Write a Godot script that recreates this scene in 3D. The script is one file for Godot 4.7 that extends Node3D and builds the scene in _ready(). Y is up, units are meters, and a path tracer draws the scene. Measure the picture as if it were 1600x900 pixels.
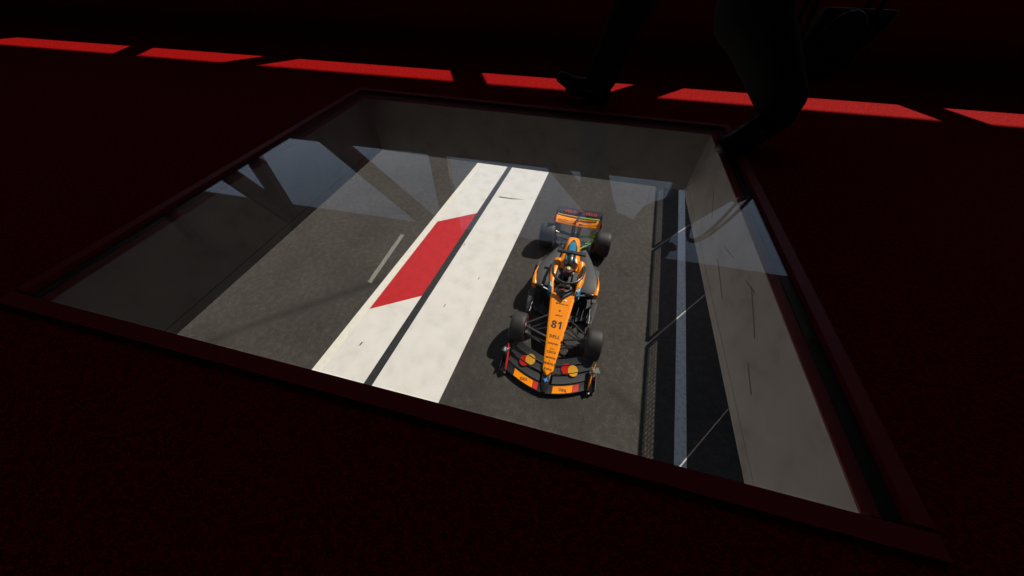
extends Node3D

# ---------------------------------------------------------------- scale
const U := 0.65                 # metres from the glass floor up to the lens
const GROUND := U - 6.227       # height of the pit lane below the bridge floor (floor = 0)
const WALL := -4.75 * U         # window wall of the bridge
const SUN := Vector3(-0.622, -1.0, 0.775)

var mats := {}
var used := {}

# ---------------------------------------------------------------- shapes
class Shape:
	var v := PackedVector3Array()
	var g := PackedInt32Array()
	func tri(a: Vector3, b: Vector3, c: Vector3, s := -1) -> void:
		v.append(a); v.append(b); v.append(c); g.append(s)
	func quad(a: Vector3, b: Vector3, c: Vector3, d: Vector3, s := -1) -> void:
		tri(a, b, c, s); tri(a, c, d, s)
	func turn_out(from: int) -> void:      # make the triangles since «from» face outwards (clockwise)
		var vol := 0.0
		var mid := v[from]
		for i in range(from, v.size(), 3):
			vol += (v[i] - mid).dot((v[i + 1] - mid).cross(v[i + 2] - mid))
		if vol > 0.0:
			for i in range(from, v.size(), 3):
				var t := v[i + 1]
				v[i + 1] = v[i + 2]
				v[i + 2] = t
	func box(c: Vector3, s: Vector3, b := Basis.IDENTITY) -> Shape:
		var f := v.size()
		var p := []
		for i in 8:
			p.append(c + b * (s * 0.5 * Vector3(1 if i & 1 else -1, 1 if i & 2 else -1, 1 if i & 4 else -1)))
		quad(p[0], p[1], p[3], p[2]); quad(p[4], p[6], p[7], p[5])
		quad(p[0], p[2], p[6], p[4]); quad(p[1], p[5], p[7], p[3])
		quad(p[2], p[3], p[7], p[6]); quad(p[0], p[4], p[5], p[1])
		turn_out(f)
		return self
	func bar(a: Vector3, b: Vector3, w: float, h: float, up := Vector3.UP) -> Shape:
		var z := (b - a).normalized()
		var x := up.cross(z).normalized()
		return box((a + b) * 0.5, Vector3(w, h, (b - a).length()), Basis(x, z.cross(x), z))
	func foil(a: Vector3, b: Vector3, w: float, h: float, up := Vector3.UP) -> Shape:   # bar with a lens-shaped section
		var z := (b - a).normalized()
		var x := up.cross(z).normalized()
		var y := z.cross(x)
		var r1 := []
		var r2 := []
		for i in 8:
			var t := TAU * i / 8.0
			var o := x * cos(t) * w * 0.5 + y * sin(t) * h * 0.5
			r1.append(a + o); r2.append(b + o)
		return loft([r1, r2], 3)
	func prism(poly: Array, y0: float, y1: float) -> Shape:    # poly of Vector2(x, z)
		var f := v.size()
		var n := poly.size()
		var pk := PackedVector2Array(poly)
		var idx := Geometry2D.triangulate_polygon(pk)
		for i in range(0, idx.size(), 3):
			var a: Vector2 = pk[idx[i]]
			var b: Vector2 = pk[idx[i + 1]]
			var c: Vector2 = pk[idx[i + 2]]
			tri(Vector3(a.x, y1, a.y), Vector3(b.x, y1, b.y), Vector3(c.x, y1, c.y))
			tri(Vector3(a.x, y0, a.y), Vector3(c.x, y0, c.y), Vector3(b.x, y0, b.y))
		# side walls, wound to agree with the triangulated top
		var area := 0.0
		for i in n:
			area += pk[i].cross(pk[(i + 1) % n])
		var a0: Vector2 = pk[idx[0]]
		var top_ccw := (pk[idx[1]] - a0).cross(pk[idx[2]] - a0)
		for i in n:
			var p: Vector2 = pk[i]
			var q: Vector2 = pk[(i + 1) % n]
			var A := Vector3(p.x, y1, p.y)
			var B := Vector3(q.x, y1, q.y)
			var C := Vector3(q.x, y0, q.y)
			var D := Vector3(p.x, y0, p.y)
			if area * top_ccw > 0.0:
				quad(B, A, D, C)
			else:
				quad(A, B, C, D)
		turn_out(f)
		return self
	func loft(rings: Array, s := 1, caps := true) -> Shape:
		var f := v.size()
		for k in rings.size() - 1:
			var a: Array = rings[k]
			var b: Array = rings[k + 1]
			var n := a.size()
			for i in n:
				var j := (i + 1) % n
				quad(a[i], a[j], b[j], b[i], s)
		if caps:
			for e in [0, rings.size() - 1]:
				var r: Array = rings[e]
				var m := Vector3.ZERO
				for p in r:
					m += p
				m /= r.size()
				for i in r.size():
					var j := (i + 1) % r.size()
					if e == 0:
						tri(m, r[j], r[i])
					else:
						tri(m, r[i], r[j])
		turn_out(f)
		return self
	func tube(path: Array, r: float, n := 8, s := 2) -> Shape:
		var rings := []
		for k in path.size():
			var d: Vector3 = (path[min(k + 1, path.size() - 1)] - path[max(k - 1, 0)]).normalized()
			var u := Vector3.UP if absf(d.y) < 0.9 else Vector3.RIGHT
			var x := u.cross(d).normalized()
			var y := d.cross(x)
			var ring := []
			for i in n:
				ring.append(path[k] + (x * cos(TAU * i / n) + y * sin(TAU * i / n)) * r)
			rings.append(ring)
		return loft(rings, s)
	func lathe(prof: Array, n: int, at: Vector3, s := 1, closed := true) -> Shape:      # prof of Vector2(radius, x): turned about the x axis
		var rings := []
		var m := prof.size()
		for k in n:
			var t := TAU * k / n
			var ring := []
			for p in prof:
				ring.append(at + Vector3(p.y, p.x * sin(t), p.x * cos(t)))
			rings.append(ring)
		var f := v.size()
		for k in n:
			var a: Array = rings[k]
			var b: Array = rings[(k + 1) % n]
			for i in (m if closed else m - 1):
				var j := (i + 1) % m
				quad(a[i], a[j], b[j], b[i], s)
		turn_out(f)
		return self
	func ball(c: Vector3, r: Vector3, n := 12, s := 1) -> Shape:
		var rings := []
		for k in range(0, n + 1):
			var t := PI * k / n
			var ring := []
			for i in n * 2:
				var p := PI * i / n
				ring.append(c + Vector3(sin(t) * cos(p) * r.x, cos(t) * r.y, sin(t) * sin(p) * r.z))
			rings.append(ring)
		return loft(rings, s, false)
	func mesh() -> ArrayMesh:
		var st := SurfaceTool.new()
		st.begin(Mesh.PRIMITIVE_TRIANGLES)
		for i in range(0, v.size(), 3):
			var s: int = g[i / 3]
			st.set_smooth_group(s if s >= 0 else 4294967295)
			st.add_vertex(v[i]); st.add_vertex(v[i + 1]); st.add_vertex(v[i + 2])
		st.generate_normals()
		return st.commit()

# smooth union of tapered capsules, meshed as surface nets
func sdf(into: Shape, bones: Array, k: float, cell: float, s := 1, cuts := []) -> void:
	var lo := Vector3(1e9, 1e9, 1e9)
	var hi := -lo
	for b in bones:
		var r: float = max(b[2], b[3]) + k + cell * 2.0
		for e in 2:
			lo = lo.min(b[e] - Vector3(r, r, r)); hi = hi.max(b[e] + Vector3(r, r, r))
	var n := Vector3i(((hi - lo) / cell).ceil()) + Vector3i.ONE * 2
	var d := PackedFloat32Array()
	d.resize(n.x * n.y * n.z)
	d.fill(9.0)
	for b in bones:
		var a: Vector3 = b[0]
		var ba: Vector3 = b[1] - a
		var l2: float = max(ba.length_squared(), 1e-9)
		var ra: float = b[2]
		var rb: float = b[3]
		var r: float = max(ra, rb) + k + cell * 2.0
		var i0 := Vector3i(((a.min(b[1]) - Vector3(r, r, r) - lo) / cell).floor()).clamp(Vector3i.ZERO, n - Vector3i.ONE)
		var i1 := Vector3i(((a.max(b[1]) + Vector3(r, r, r) - lo) / cell).ceil()).clamp(Vector3i.ZERO, n - Vector3i.ONE)
		for z in range(i0.z, i1.z + 1):
			for y in range(i0.y, i1.y + 1):
				var row := (z * n.y + y) * n.x
				for x in range(i0.x, i1.x + 1):
					var pa := lo + Vector3(x, y, z) * cell - a
					var h := clampf(pa.dot(ba) / l2, 0.0, 1.0)
					var dist := (pa - ba * h).length() - ra - (rb - ra) * h
					var old := d[row + x]
					if old > 8.0:
						d[row + x] = dist
					else:
						var q := maxf(k - absf(old - dist), 0.0) / k
						d[row + x] = minf(old, dist) - q * q * k * 0.25
	for c in cuts:                     # planes: keep the side where normal.p < d
		var pn: Vector3 = c[0]
		var pd: float = c[1]
		for z in n.z:
			for y in n.y:
				for x in n.x:
					var i := (z * n.y + y) * n.x + x
					d[i] = maxf(d[i], pn.dot(lo + Vector3(x, y, z) * cell) - pd)
	var at := {}
	var sx := n.x
	var sxy := n.x * n.y
	for z in n.z - 1:
		for y in n.y - 1:
			for x in n.x - 1:
				var i := z * sxy + y * sx + x
				var inside := 0
				for o in [0, 1, sx, sx + 1, sxy, sxy + 1, sxy + sx, sxy + sx + 1]:
					if d[i + o] < 0.0:
						inside += 1
				if inside == 0 or inside == 8:
					continue
				var sum := Vector3.ZERO
				var cnt := 0
				for e in [[0, 1, 0], [2, 3, 0], [4, 5, 0], [6, 7, 0], [0, 2, 1], [1, 3, 1], [4, 6, 1], [5, 7, 1], [0, 4, 2], [1, 5, 2], [2, 6, 2], [3, 7, 2]]:
					var c0: int = e[0]
					var c1: int = e[1]
					var d0 := d[i + (c0 & 1) + ((c0 >> 1) & 1) * sx + (c0 >> 2) * sxy]
					var d1 := d[i + (c1 & 1) + ((c1 >> 1) & 1) * sx + (c1 >> 2) * sxy]
					if (d0 < 0.0) == (d1 < 0.0):
						continue
					var p := Vector3(c0 & 1, (c0 >> 1) & 1, c0 >> 2)
					p[e[2]] += d0 / (d0 - d1)
					sum += p
					cnt += 1
				at[i] = lo + (Vector3(x, y, z) + sum / cnt) * cell
	var f := into.v.size()
	for i in at:
		var here := d[i] < 0.0
		for ax in 3:
			var step: int = [1, sx, sxy][ax]
			if (d[i + step] < 0.0) == here:
				continue
			var u: int = [sx, sxy, 1][ax]
			var w: int = [sxy, 1, sx][ax]
			if not (at.has(i - u) and at.has(i - w) and at.has(i - u - w)):
				continue
			if here:
				into.quad(at[i], at[i - u], at[i - u - w], at[i - w], s)
			else:
				into.quad(at[i], at[i - w], at[i - u - w], at[i - u], s)
	into.turn_out(f)

# ---------------------------------------------------------------- nodes
func numbered(called: String) -> String:
	used[called] = used.get(called, -1) + 1
	return called if used[called] == 0 else "%s_%03d" % [called, used[called]]

func obj(called: String, sh, m: Material, parent: Node3D = null) -> MeshInstance3D:
	var o := MeshInstance3D.new()
	o.mesh = sh.mesh() if sh is Shape else sh
	o.material_override = m
	if parent == null:
		o.name = numbered(called)
		add_child(o)
	else:
		o.name = called
		parent.add_child(o, true)
	return o

func thing(called: String, label: String, category: String, at := Vector3.ZERO, turn := 0.0) -> Node3D:
	var o := Node3D.new()
	o.name = numbered(called)
	add_child(o)
	o.position = at
	o.rotation.y = turn
	o.set_meta("label", label)
	o.set_meta("category", category)
	return o

func struct(called: String, sh, m: Material) -> MeshInstance3D:
	var o := obj(called, sh, m)
	o.set_meta("kind", "structure")
	return o

# ---------------------------------------------------------------- materials
func lin(r: float, g: float, b: float) -> Color:
	return Color(r, g, b).linear_to_srgb()

func mat(key: String, c: Color, rough := 0.6, metal := 0.0, spec := 0.5) -> StandardMaterial3D:
	if mats.has(key):
		return mats[key]
	var m := StandardMaterial3D.new()
	m.albedo_color = c
	m.roughness = rough
	m.metallic = metal
	m.metallic_specular = spec
	mats[key] = m
	return m

func noise_tex(sd: int, freq: float, stops: Array, size := 512, oct := 4, kind := FastNoiseLite.TYPE_SIMPLEX) -> NoiseTexture2D:
	var n := FastNoiseLite.new()
	n.seed = sd
	n.noise_type = kind
	n.frequency = freq
	n.fractal_octaves = oct
	var g := Gradient.new()
	var offs := PackedFloat32Array()
	var cols := PackedColorArray()
	for s in stops:
		offs.append(s[0]); cols.append(s[1])
	g.offsets = offs
	g.colors = cols
	var t := NoiseTexture2D.new()
	t.width = size; t.height = size
	t.seamless = true
	t.noise = n
	t.color_ramp = g
	return t

func bump_tex(sd: int, freq: float, strength: float, size := 512) -> NoiseTexture2D:
	var n := FastNoiseLite.new()
	n.seed = sd
	n.frequency = freq
	var t := NoiseTexture2D.new()
	t.width = size; t.height = size
	t.seamless = true
	t.as_normal_map = true
	t.bump_strength = strength
	t.noise = n
	return t

func tri_mat(key: String, tex: Texture2D, per_metre: float, rough: float, nrm: Texture2D = null, spec := 0.5) -> StandardMaterial3D:
	var m := mat(key, Color.WHITE, rough, 0.0, spec)
	m.albedo_texture = tex
	m.uv1_triplanar = true
	m.uv1_world_triplanar = true
	m.uv1_scale = Vector3.ONE * per_metre
	if nrm:
		m.normal_enabled = true
		m.normal_texture = nrm
	return m

func glass(key: String, a := 0.03) -> StandardMaterial3D:
	var m := mat(key, Color(0.9, 0.95, 0.95, a), 0.0, 0.0, 0.5)
	m.transparency = BaseMaterial3D.TRANSPARENCY_ALPHA
	return m

# ================================================================ scene
func _ready() -> void:
	# ---- camera
	var cam := Camera3D.new()
	cam.name = "camera"
	add_child(cam)
	cam.transform = Transform3D(Basis(Vector3(0.9704, 0.0080, -0.2415), Vector3(-0.1890, 0.6479, -0.7379), Vector3(0.1506, 0.7617, 0.6302)).orthonormalized(), Vector3(0, U, 0))
	cam.fov = rad_to_deg(2.0 * atan(450.0 / 480.23))
	cam.near = 0.02
	cam.far = 600.0
	cam.current = true
	# ---- sky, exposure
	var env := Environment.new()
	env.background_mode = Environment.BG_SKY
	var sky := Sky.new()
	var sm := ProceduralSkyMaterial.new()
	sm.sky_top_color = Color(0.38, 0.43, 0.50)
	sm.sky_horizon_color = Color(0.60, 0.65, 0.70)
	sm.sky_curve = 0.15
	sm.ground_horizon_color = Color(0.30, 0.30, 0.30)
	sm.ground_bottom_color = Color(0.12, 0.12, 0.12)
	sm.sun_angle_max = 0.0
	sm.sky_energy_multiplier = 1.2
	sky.sky_material = sm
	env.sky = sky
	env.tonemap_mode = Environment.TONE_MAPPER_LINEAR
	env.tonemap_exposure = 1.0
	env.sdfgi_enabled = true
	env.ssao_enabled = true
	env.ssil_enabled = true
	var we := WorldEnvironment.new()
	we.name = "world_environment"
	we.environment = env
	add_child(we)
	# ---- sun
	var sun := DirectionalLight3D.new()
	sun.name = "sun"
	add_child(sun)
	sun.look_at_from_position(Vector3.ZERO, SUN, Vector3.UP)
	sun.light_energy = 1.55
	sun.light_angular_distance = 0.5
	sun.light_color = Color(1.0, 0.965, 0.91)
	sun.shadow_enabled = true

	make_materials()
	pit_lane()
	pit_buildings()
	bridge()
	floor_window()
	pit_fence()
	race_car()
	driver()
	walker()
	carried_bag()

func make_materials() -> void:
	tri_mat("carpet", noise_tex(3, 0.09, [[0.0, lin(0.16, 0.001, 0.001)], [0.5, lin(0.36, 0.003, 0.003)], [1.0, lin(0.54, 0.007, 0.006)]], 512, 5), 1.1, 1.0, bump_tex(4, 0.3, 2.5), 0.2)
	tri_mat("red_trim", noise_tex(5, 0.05, [[0.0, lin(0.40, 0.005, 0.010)], [1.0, lin(0.52, 0.008, 0.016)]], 256), 1.5, 0.55)
	tri_mat("red_wall", noise_tex(6, 0.03, [[0.0, lin(0.26, 0.008, 0.008)], [1.0, lin(0.34, 0.010, 0.010)]], 256), 0.8, 0.8)
	tri_mat("steel_dark", noise_tex(7, 0.04, [[0.0, lin(0.075, 0.020, 0.017)], [1.0, lin(0.11, 0.030, 0.025)]], 256), 0.7, 0.6)
	mat("ceiling", lin(0.10, 0.098, 0.096), 0.9)
	mat("plaster", lin(0.06, 0.057, 0.057), 0.9)
	mat("gasket", lin(0.012, 0.014, 0.013), 0.5)
	tri_mat("lining", noise_tex(8, 0.012, [[0.0, lin(0.33, 0.31, 0.29)], [0.3, lin(0.41, 0.395, 0.375)], [0.7, lin(0.44, 0.425, 0.405)], [1.0, lin(0.47, 0.455, 0.435)]], 512, 6), 0.9, 0.7, bump_tex(9, 0.01, 1.0))
	tri_mat("paint_white", noise_tex(10, 0.010, [[0.0, lin(0.59, 0.58, 0.545)], [0.35, lin(0.655, 0.645, 0.605)], [0.6, lin(0.68, 0.67, 0.635)], [1.0, lin(0.70, 0.69, 0.66)]], 1024, 7), 0.15, 0.75)
	tri_mat("paint_cream", noise_tex(12, 0.02, [[0.0, lin(0.66, 0.64, 0.56)], [0.5, lin(0.72, 0.70, 0.62)], [1.0, lin(0.75, 0.73, 0.66)]], 512, 5), 0.5, 0.7)
	tri_mat("paint_red", noise_tex(13, 0.015, [[0.0, lin(0.38, 0.003, 0.007)], [0.45, lin(0.455, 0.004, 0.009)], [1.0, lin(0.50, 0.005, 0.011)]], 512, 5), 0.4, 0.7)
	tri_mat("paint_black", noise_tex(14, 0.03, [[0.0, lin(0.010, 0.011, 0.013)], [1.0, lin(0.022, 0.024, 0.027)]], 256, 4), 0.5, 0.6)
	tri_mat("paint_worn", noise_tex(15, 0.08, [[0.0, lin(0.06, 0.058, 0.05)], [0.45, lin(0.10, 0.097, 0.085)], [0.55, lin(0.30, 0.29, 0.26)], [1.0, lin(0.42, 0.41, 0.37)]], 512, 4), 0.55, 0.85)
	tri_mat("paint_line", noise_tex(16, 0.02, [[0.0, lin(0.45, 0.46, 0.46)], [0.4, lin(0.70, 0.71, 0.71)], [1.0, lin(0.80, 0.80, 0.80)]], 512, 5), 0.8, 0.6)
	tri_mat("ground", noise_tex(17, 0.35, [[0.0, lin(0.035, 0.032, 0.029)], [0.5, lin(0.062, 0.057, 0.052)], [1.0, lin(0.10, 0.094, 0.086)]], 1024, 3), 0.35, 0.9)
	mat("concrete", lin(0.16, 0.155, 0.15), 0.85)
	mat("screen", lin(0.02, 0.02, 0.022), 0.7)
	# car
	var orange := mat("orange", lin(1.0, 0.295, 0.0), 0.36, 0.0, 0.35)
	orange.clearcoat_enabled = true
	orange.clearcoat = 0.3
	orange.clearcoat_roughness = 0.12
	var carbon := mat("carbon", lin(0.012, 0.012, 0.013), 0.38)
	carbon.clearcoat_enabled = true
	carbon.clearcoat = 0.4
	carbon.clearcoat_roughness = 0.2
	mat("carbon_grey", lin(0.042, 0.044, 0.047), 0.6)
	mat("rod", lin(0.020, 0.020, 0.021), 0.22)
	tri_mat("rubber", noise_tex(18, 0.06, [[0.0, lin(0.010, 0.010, 0.010)], [1.0, lin(0.022, 0.021, 0.020)]], 256, 4), 2.0, 0.62)
	mat("sidewall_red", lin(0.42, 0.01, 0.012), 0.6)
	mat("teal", lin(0.012, 0.19, 0.33), 0.3)
	mat("green", lin(0.16, 0.42, 0.015), 0.6)
	mat("red", lin(0.62, 0.018, 0.012), 0.4)
	mat("amber", lin(0.90, 0.42, 0.03), 0.4)
	mat("white", lin(0.75, 0.75, 0.73), 0.4)
	mat("blue", lin(0.02, 0.22, 0.62), 0.4)
	mat("ink", lin(0.008, 0.006, 0.006), 0.6)
	mat("rim", lin(0.03, 0.03, 0.032), 0.35, 0.7)
	mat("silver", lin(0.42, 0.42, 0.43), 0.3, 0.9)
	mat("lime", lin(0.35, 0.62, 0.03), 0.4)
	mat("pink", lin(0.45, 0.05, 0.10), 0.35)
	mat("visor", lin(0.02, 0.018, 0.012), 0.05)
	mat("suit", lin(0.05, 0.045, 0.045), 0.8)
	# people
	mat("skin", lin(0.30, 0.16, 0.11), 0.6)
	tri_mat("cloth_black", noise_tex(19, 0.2, [[0.0, lin(0.006, 0.006, 0.0065)], [1.0, lin(0.012, 0.012, 0.013)]], 256, 3), 3.0, 0.95)
	tri_mat("cloth_navy", noise_tex(20, 0.2, [[0.0, lin(0.010, 0.011, 0.014)], [1.0, lin(0.018, 0.019, 0.024)]], 256, 3), 3.0, 0.95)
	mat("leather", lin(0.008, 0.007, 0.007), 0.4)
	mat("hair", lin(0.012, 0.009, 0.007), 0.7)
	tri_mat("bag", noise_tex(21, 0.1, [[0.0, lin(0.028, 0.028, 0.032)], [1.0, lin(0.042, 0.042, 0.048)]], 256, 3), 2.0, 0.7)
	glass("window_glass", 0.06)
	glass("floor_glass", 0.02)

# ---------------------------------------------------------------- pit lane
func asphalt_material() -> StandardMaterial3D:
	var W := 1400
	var x0 := -8.5
	var z0 := -13.0
	var px := 15.0 / W
	var lay := []
	for p in [[31, 0.30, 2], [32, 0.06, 4], [33, 0.005, 5]]:
		var n := FastNoiseLite.new()
		n.seed = p[0]
		n.frequency = p[1]
		n.fractal_octaves = p[2]
		lay.append(n.get_image(W, W, false, false, false).get_data())
	var a0: PackedByteArray = lay[0]
	var a1: PackedByteArray = lay[1]
	var a2: PackedByteArray = lay[2]
	var dark := PackedFloat32Array()
	dark.resize(W * W)
	# rubber and stains: points (x, z), half width, strength
	var strokes := [
		[[Vector2(-7.9, -1.5), Vector2(-6.93, -2.55), Vector2(-6.08, -3.3), Vector2(-4.79, -4.47)], 0.13, 0.72],
		[[Vector2(-7.6, -2.5), Vector2(-6.3, -3.35)], 0.07, 0.3],
		[[Vector2(-2.6, -3.38), Vector2(-1.5, -4.0)], 0.10, 0.3],
		[[Vector2(-2.1, -2.7), Vector2(-1.0, -3.6)], 0.16, 0.28],
		[[Vector2(-2.7, -2.0), Vector2(-0.5, -2.5), Vector2(0.9, -2.3)], 0.22, 0.25],
		[[Vector2(1.45, -2.96), Vector2(1.95, -2.62)], 0.12, 0.6],
		[[Vector2(-6.3, -7.6), Vector2(-5.3, -7.46)], 0.09, 0.4],
		[[Vector2(1.80, -5.5), Vector2(1.92, -5.3)], 0.07, 0.5],
		[[Vector2(1.55, -6.6), Vector2(1.7, -6.4)], 0.06, 0.5],
		[[Vector2(2.61, -11.3), Vector2(2.42, -10.3), Vector2(2.19, -9.4)], 0.022, 0.8],
		[[Vector2(-5.2, -9.2), Vector2(-5.6, -8.4)], 0.10, 0.35],
		[[Vector2(-6.9, -5.9), Vector2(-6.1, -5.6)], 0.06, 0.35],
		[[Vector2(-0.45, -12.0), Vector2(-0.95, -6.0), Vector2(-1.2, -1.0)], 0.20, 0.20],
		[[Vector2(1.25, -12.0), Vector2(0.95, -6.0), Vector2(0.7, -1.0)], 0.20, 0.20],
		[[Vector2(0.9, -2.0), Vector2(1.1, -1.5)], 0.10, 0.4],
	]
	var rng := RandomNumberGenerator.new()
	rng.seed = 77
	for k in 90:                          # oil drops and crumbs of rubber
		var c := Vector2(rng.randf_range(-8.2, 2.4), rng.randf_range(-11.5, -1.2))
		strokes.append([[c, c + Vector2(rng.randf_range(-0.05, 0.05), rng.randf_range(-0.12, 0.12))], rng.randf_range(0.015, 0.05), rng.randf_range(0.35, 0.75)])
	for k in 14:                          # old tyre marks along the lane
		var c := Vector2(rng.randf_range(-1.9, 2.0), rng.randf_range(-11.0, -3.0))
		var l := rng.randf_range(0.8, 3.0)
		strokes.append([[c, c + Vector2(-0.07 * l + rng.randf_range(-0.15, 0.15), l)], rng.randf_range(0.05, 0.12), rng.randf_range(0.15, 0.35)])
	for s in strokes:
		var pts: Array = s[0]
		for k in pts.size() - 1:
			var a: Vector2 = pts[k]
			var b: Vector2 = pts[k + 1]
			var w: float = s[1]
			var i0 := int(clampf((minf(a.x, b.x) - w * 3.0 - x0) / px, 0, W - 1))
			var i1 := int(clampf((maxf(a.x, b.x) + w * 3.0 - x0) / px, 0, W - 1))
			var j0 := int(clampf((minf(a.y, b.y) - w * 3.0 - z0) / px, 0, W - 1))
			var j1 := int(clampf((maxf(a.y, b.y) + w * 3.0 - z0) / px, 0, W - 1))
			var ba := b - a
			for j in range(j0, j1 + 1):
				for i in range(i0, i1 + 1):
					var p := Vector2(x0 + i * px, z0 + j * px)
					var h := clampf((p - a).dot(ba) / ba.length_squared(), 0.0, 1.0)
					var dd := (p - a - ba * h).length() / w
					if dd < 3.0:
						var id := j * W + i
						var blot := clampf((a1[id] - 96) / 90.0, 0.0, 1.0)
						dark[id] = maxf(dark[id], s[2] * exp(-dd * dd) * (0.35 + 0.65 * blot))
	var out := PackedByteArray()
	out.resize(W * W * 3)
	for i in W * W:
		var f := a0[i] / 255.0
		var m := a1[i] / 255.0
		var c := a2[i] / 255.0
		var l := 0.035 * (-0.12 + 1.25 * f + 1.0 * m * m + 0.68 * c) * (1.0 - dark[i])
		if a0[i] > 205 and m > 0.58:
			l *= 1.9                      # pale stone chips
		l = maxf(l, 0.006)
		var sr := pow(l * 1.10, 1.0 / 2.2) * 255.0
		var sg := pow(l * 0.975, 1.0 / 2.2) * 255.0
		var sb := pow(l * 0.84, 1.0 / 2.2) * 255.0
		out[i * 3] = int(minf(sr, 255.0)); out[i * 3 + 1] = int(minf(sg, 255.0)); out[i * 3 + 2] = int(minf(sb, 255.0))
	var img := Image.create_from_data(W, W, false, Image.FORMAT_RGB8, out)
	var m := mat("asphalt", Color.WHITE, 0.88, 0.0, 0.4)
	m.albedo_texture = ImageTexture.create_from_image(img)
	return m

func pit_lane() -> void:
	struct("ground", Shape.new().box(Vector3(0, GROUND - 0.29, 0), Vector3(400, 0.5, 400)), mats.ground)
	var plane := PlaneMesh.new()
	plane.size = Vector2(15, 15)
	var road := struct("pit_lane_road", plane, asphalt_material())
	road.position = Vector3(-1.0, GROUND, -5.5)
	var y := GROUND + 0.001
	# bands run at a slight angle to the bridge: x = x0 + 0.071 * (-z)
	var at := func(x: float, z: float) -> Vector2: return Vector2(x + 0.0705 * (-z), z)
	var band := func(called: String, xa: float, xb: float, pts: Array, m: Material) -> void:
		struct(called, Shape.new().prism(pts, y, y + 0.004), m)
	var A := 2.0
	var Z := -14.0
	# cream edge strip, white panel with red parallelogram, black gap, broad white band
	var e0 := -4.985
	var e1 := -4.775
	var g0 := -3.735
	var g1 := -3.545
	var w1 := -2.065
	band.call("painted_edge_strip", 0, 0, [at.call(e0, A), at.call(e1, A), at.call(e1, Z), at.call(e0, Z)], mats.paint_cream)
	band.call("painted_white_panel", 0, 0, [at.call(e1, A), at.call(g0, A), at.call(g0, -4.31), at.call(e1, -3.59)], mats.paint_white)
	band.call("painted_red_panel", 0, 0, [at.call(e1, -3.59), at.call(g0, -4.31), at.call(g0, -8.05), at.call(e1, -7.30)], mats.paint_red)
	band.call("painted_white_panel", 0, 0, [at.call(e1, -7.30), at.call(g0, -8.05), at.call(g0, Z), at.call(e1, Z)], mats.paint_white)
	band.call("painted_black_gap", 0, 0, [at.call(g0, A), at.call(g1, A), at.call(g1, Z), at.call(g0, Z)], mats.paint_black)
	band.call("painted_white_band", 0, 0, [at.call(g1, A), at.call(w1, A), at.call(w1, Z), at.call(g1, Z)], mats.paint_white)
	# worn dash on the far side, pit line by the fence
	band.call("painted_worn_dash", 0, 0, [Vector2(-5.05, -4.40), Vector2(-4.93, -4.38), Vector2(-4.99, -6.42), Vector2(-5.11, -6.42)], mats.paint_worn)
	band.call("painted_pit_line", 0, 0, [Vector2(2.395, 0.0), Vector2(2.61, 0.0), Vector2(3.86, -12.0), Vector2(3.645, -12.0)], mats.paint_line)
	# scuff of rubber across the broad band
	struct("rubber_scuff", Shape.new().prism([Vector2(-2.72, -9.13), Vector2(-2.2, -9.14), Vector2(-1.78, -9.23), Vector2(-2.2, -9.19), Vector2(-2.7, -9.19)], y + 0.004, y + 0.006), mats.rubber)
	for s in [[-3.05, -6.4, 0.02], [-2.2, -5.2, 0.015], [-3.4, -3.4, 0.02], [-4.2, -2.6, 0.03], [-2.75, -4.1, 0.018]]:
		struct("rubber_scuff", Shape.new().prism([Vector2(s[0], s[1]), Vector2(s[0] + s[2], s[1] - 0.02), Vector2(s[0] + s[2] * 1.4, s[1] - 0.12), Vector2(s[0] + s[2] * 0.4, s[1] - 0.10)], y + 0.004, y + 0.006), mats.rubber)

# ---------------------------------------------------------------- buildings either side of the pit lane (outside the frame; they light and shade the lining)
func pit_buildings() -> void:
	var b := thing("pit_building", "long white pit building beside the lane left of the painted bands", "building", Vector3(-9.7, GROUND, -8.0))
	obj("wall", Shape.new().box(Vector3(-3.0, 3.6, 0), Vector3(6.0, 7.2, 60.0)), mat("facade", lin(0.72, 0.70, 0.67), 0.8), b)
	for k in 9:
		var z := -26.0 + 6.5 * k
		var d := obj("garage_door", Shape.new().box(Vector3(0.03, 1.6, z), Vector3(0.06, 3.2, 4.2)), mat("shutter", lin(0.60, 0.60, 0.60), 0.5), b)
		obj("door_frame", Shape.new().box(Vector3(0.05, 3.28, z), Vector3(0.12, 0.16, 4.5)), mats.carbon_grey, d)
	obj("roof", Shape.new().box(Vector3(-2.8, 7.32, 0), Vector3(6.8, 0.22, 60.6)), mats.concrete, b)
	var s := thing("grandstand", "dark stepped grandstand behind the fence right of the pit lane", "grandstand", Vector3(9.0, GROUND, -8.0))
	for k in 8:
		obj("tier", Shape.new().box(Vector3(0.6 + 0.8 * k, 1.6 + 0.3 * k, 0), Vector3(0.8, 3.2 + 0.6 * k, 60.0)), mat("tier", lin(0.045, 0.045, 0.05), 0.8), s)

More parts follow.
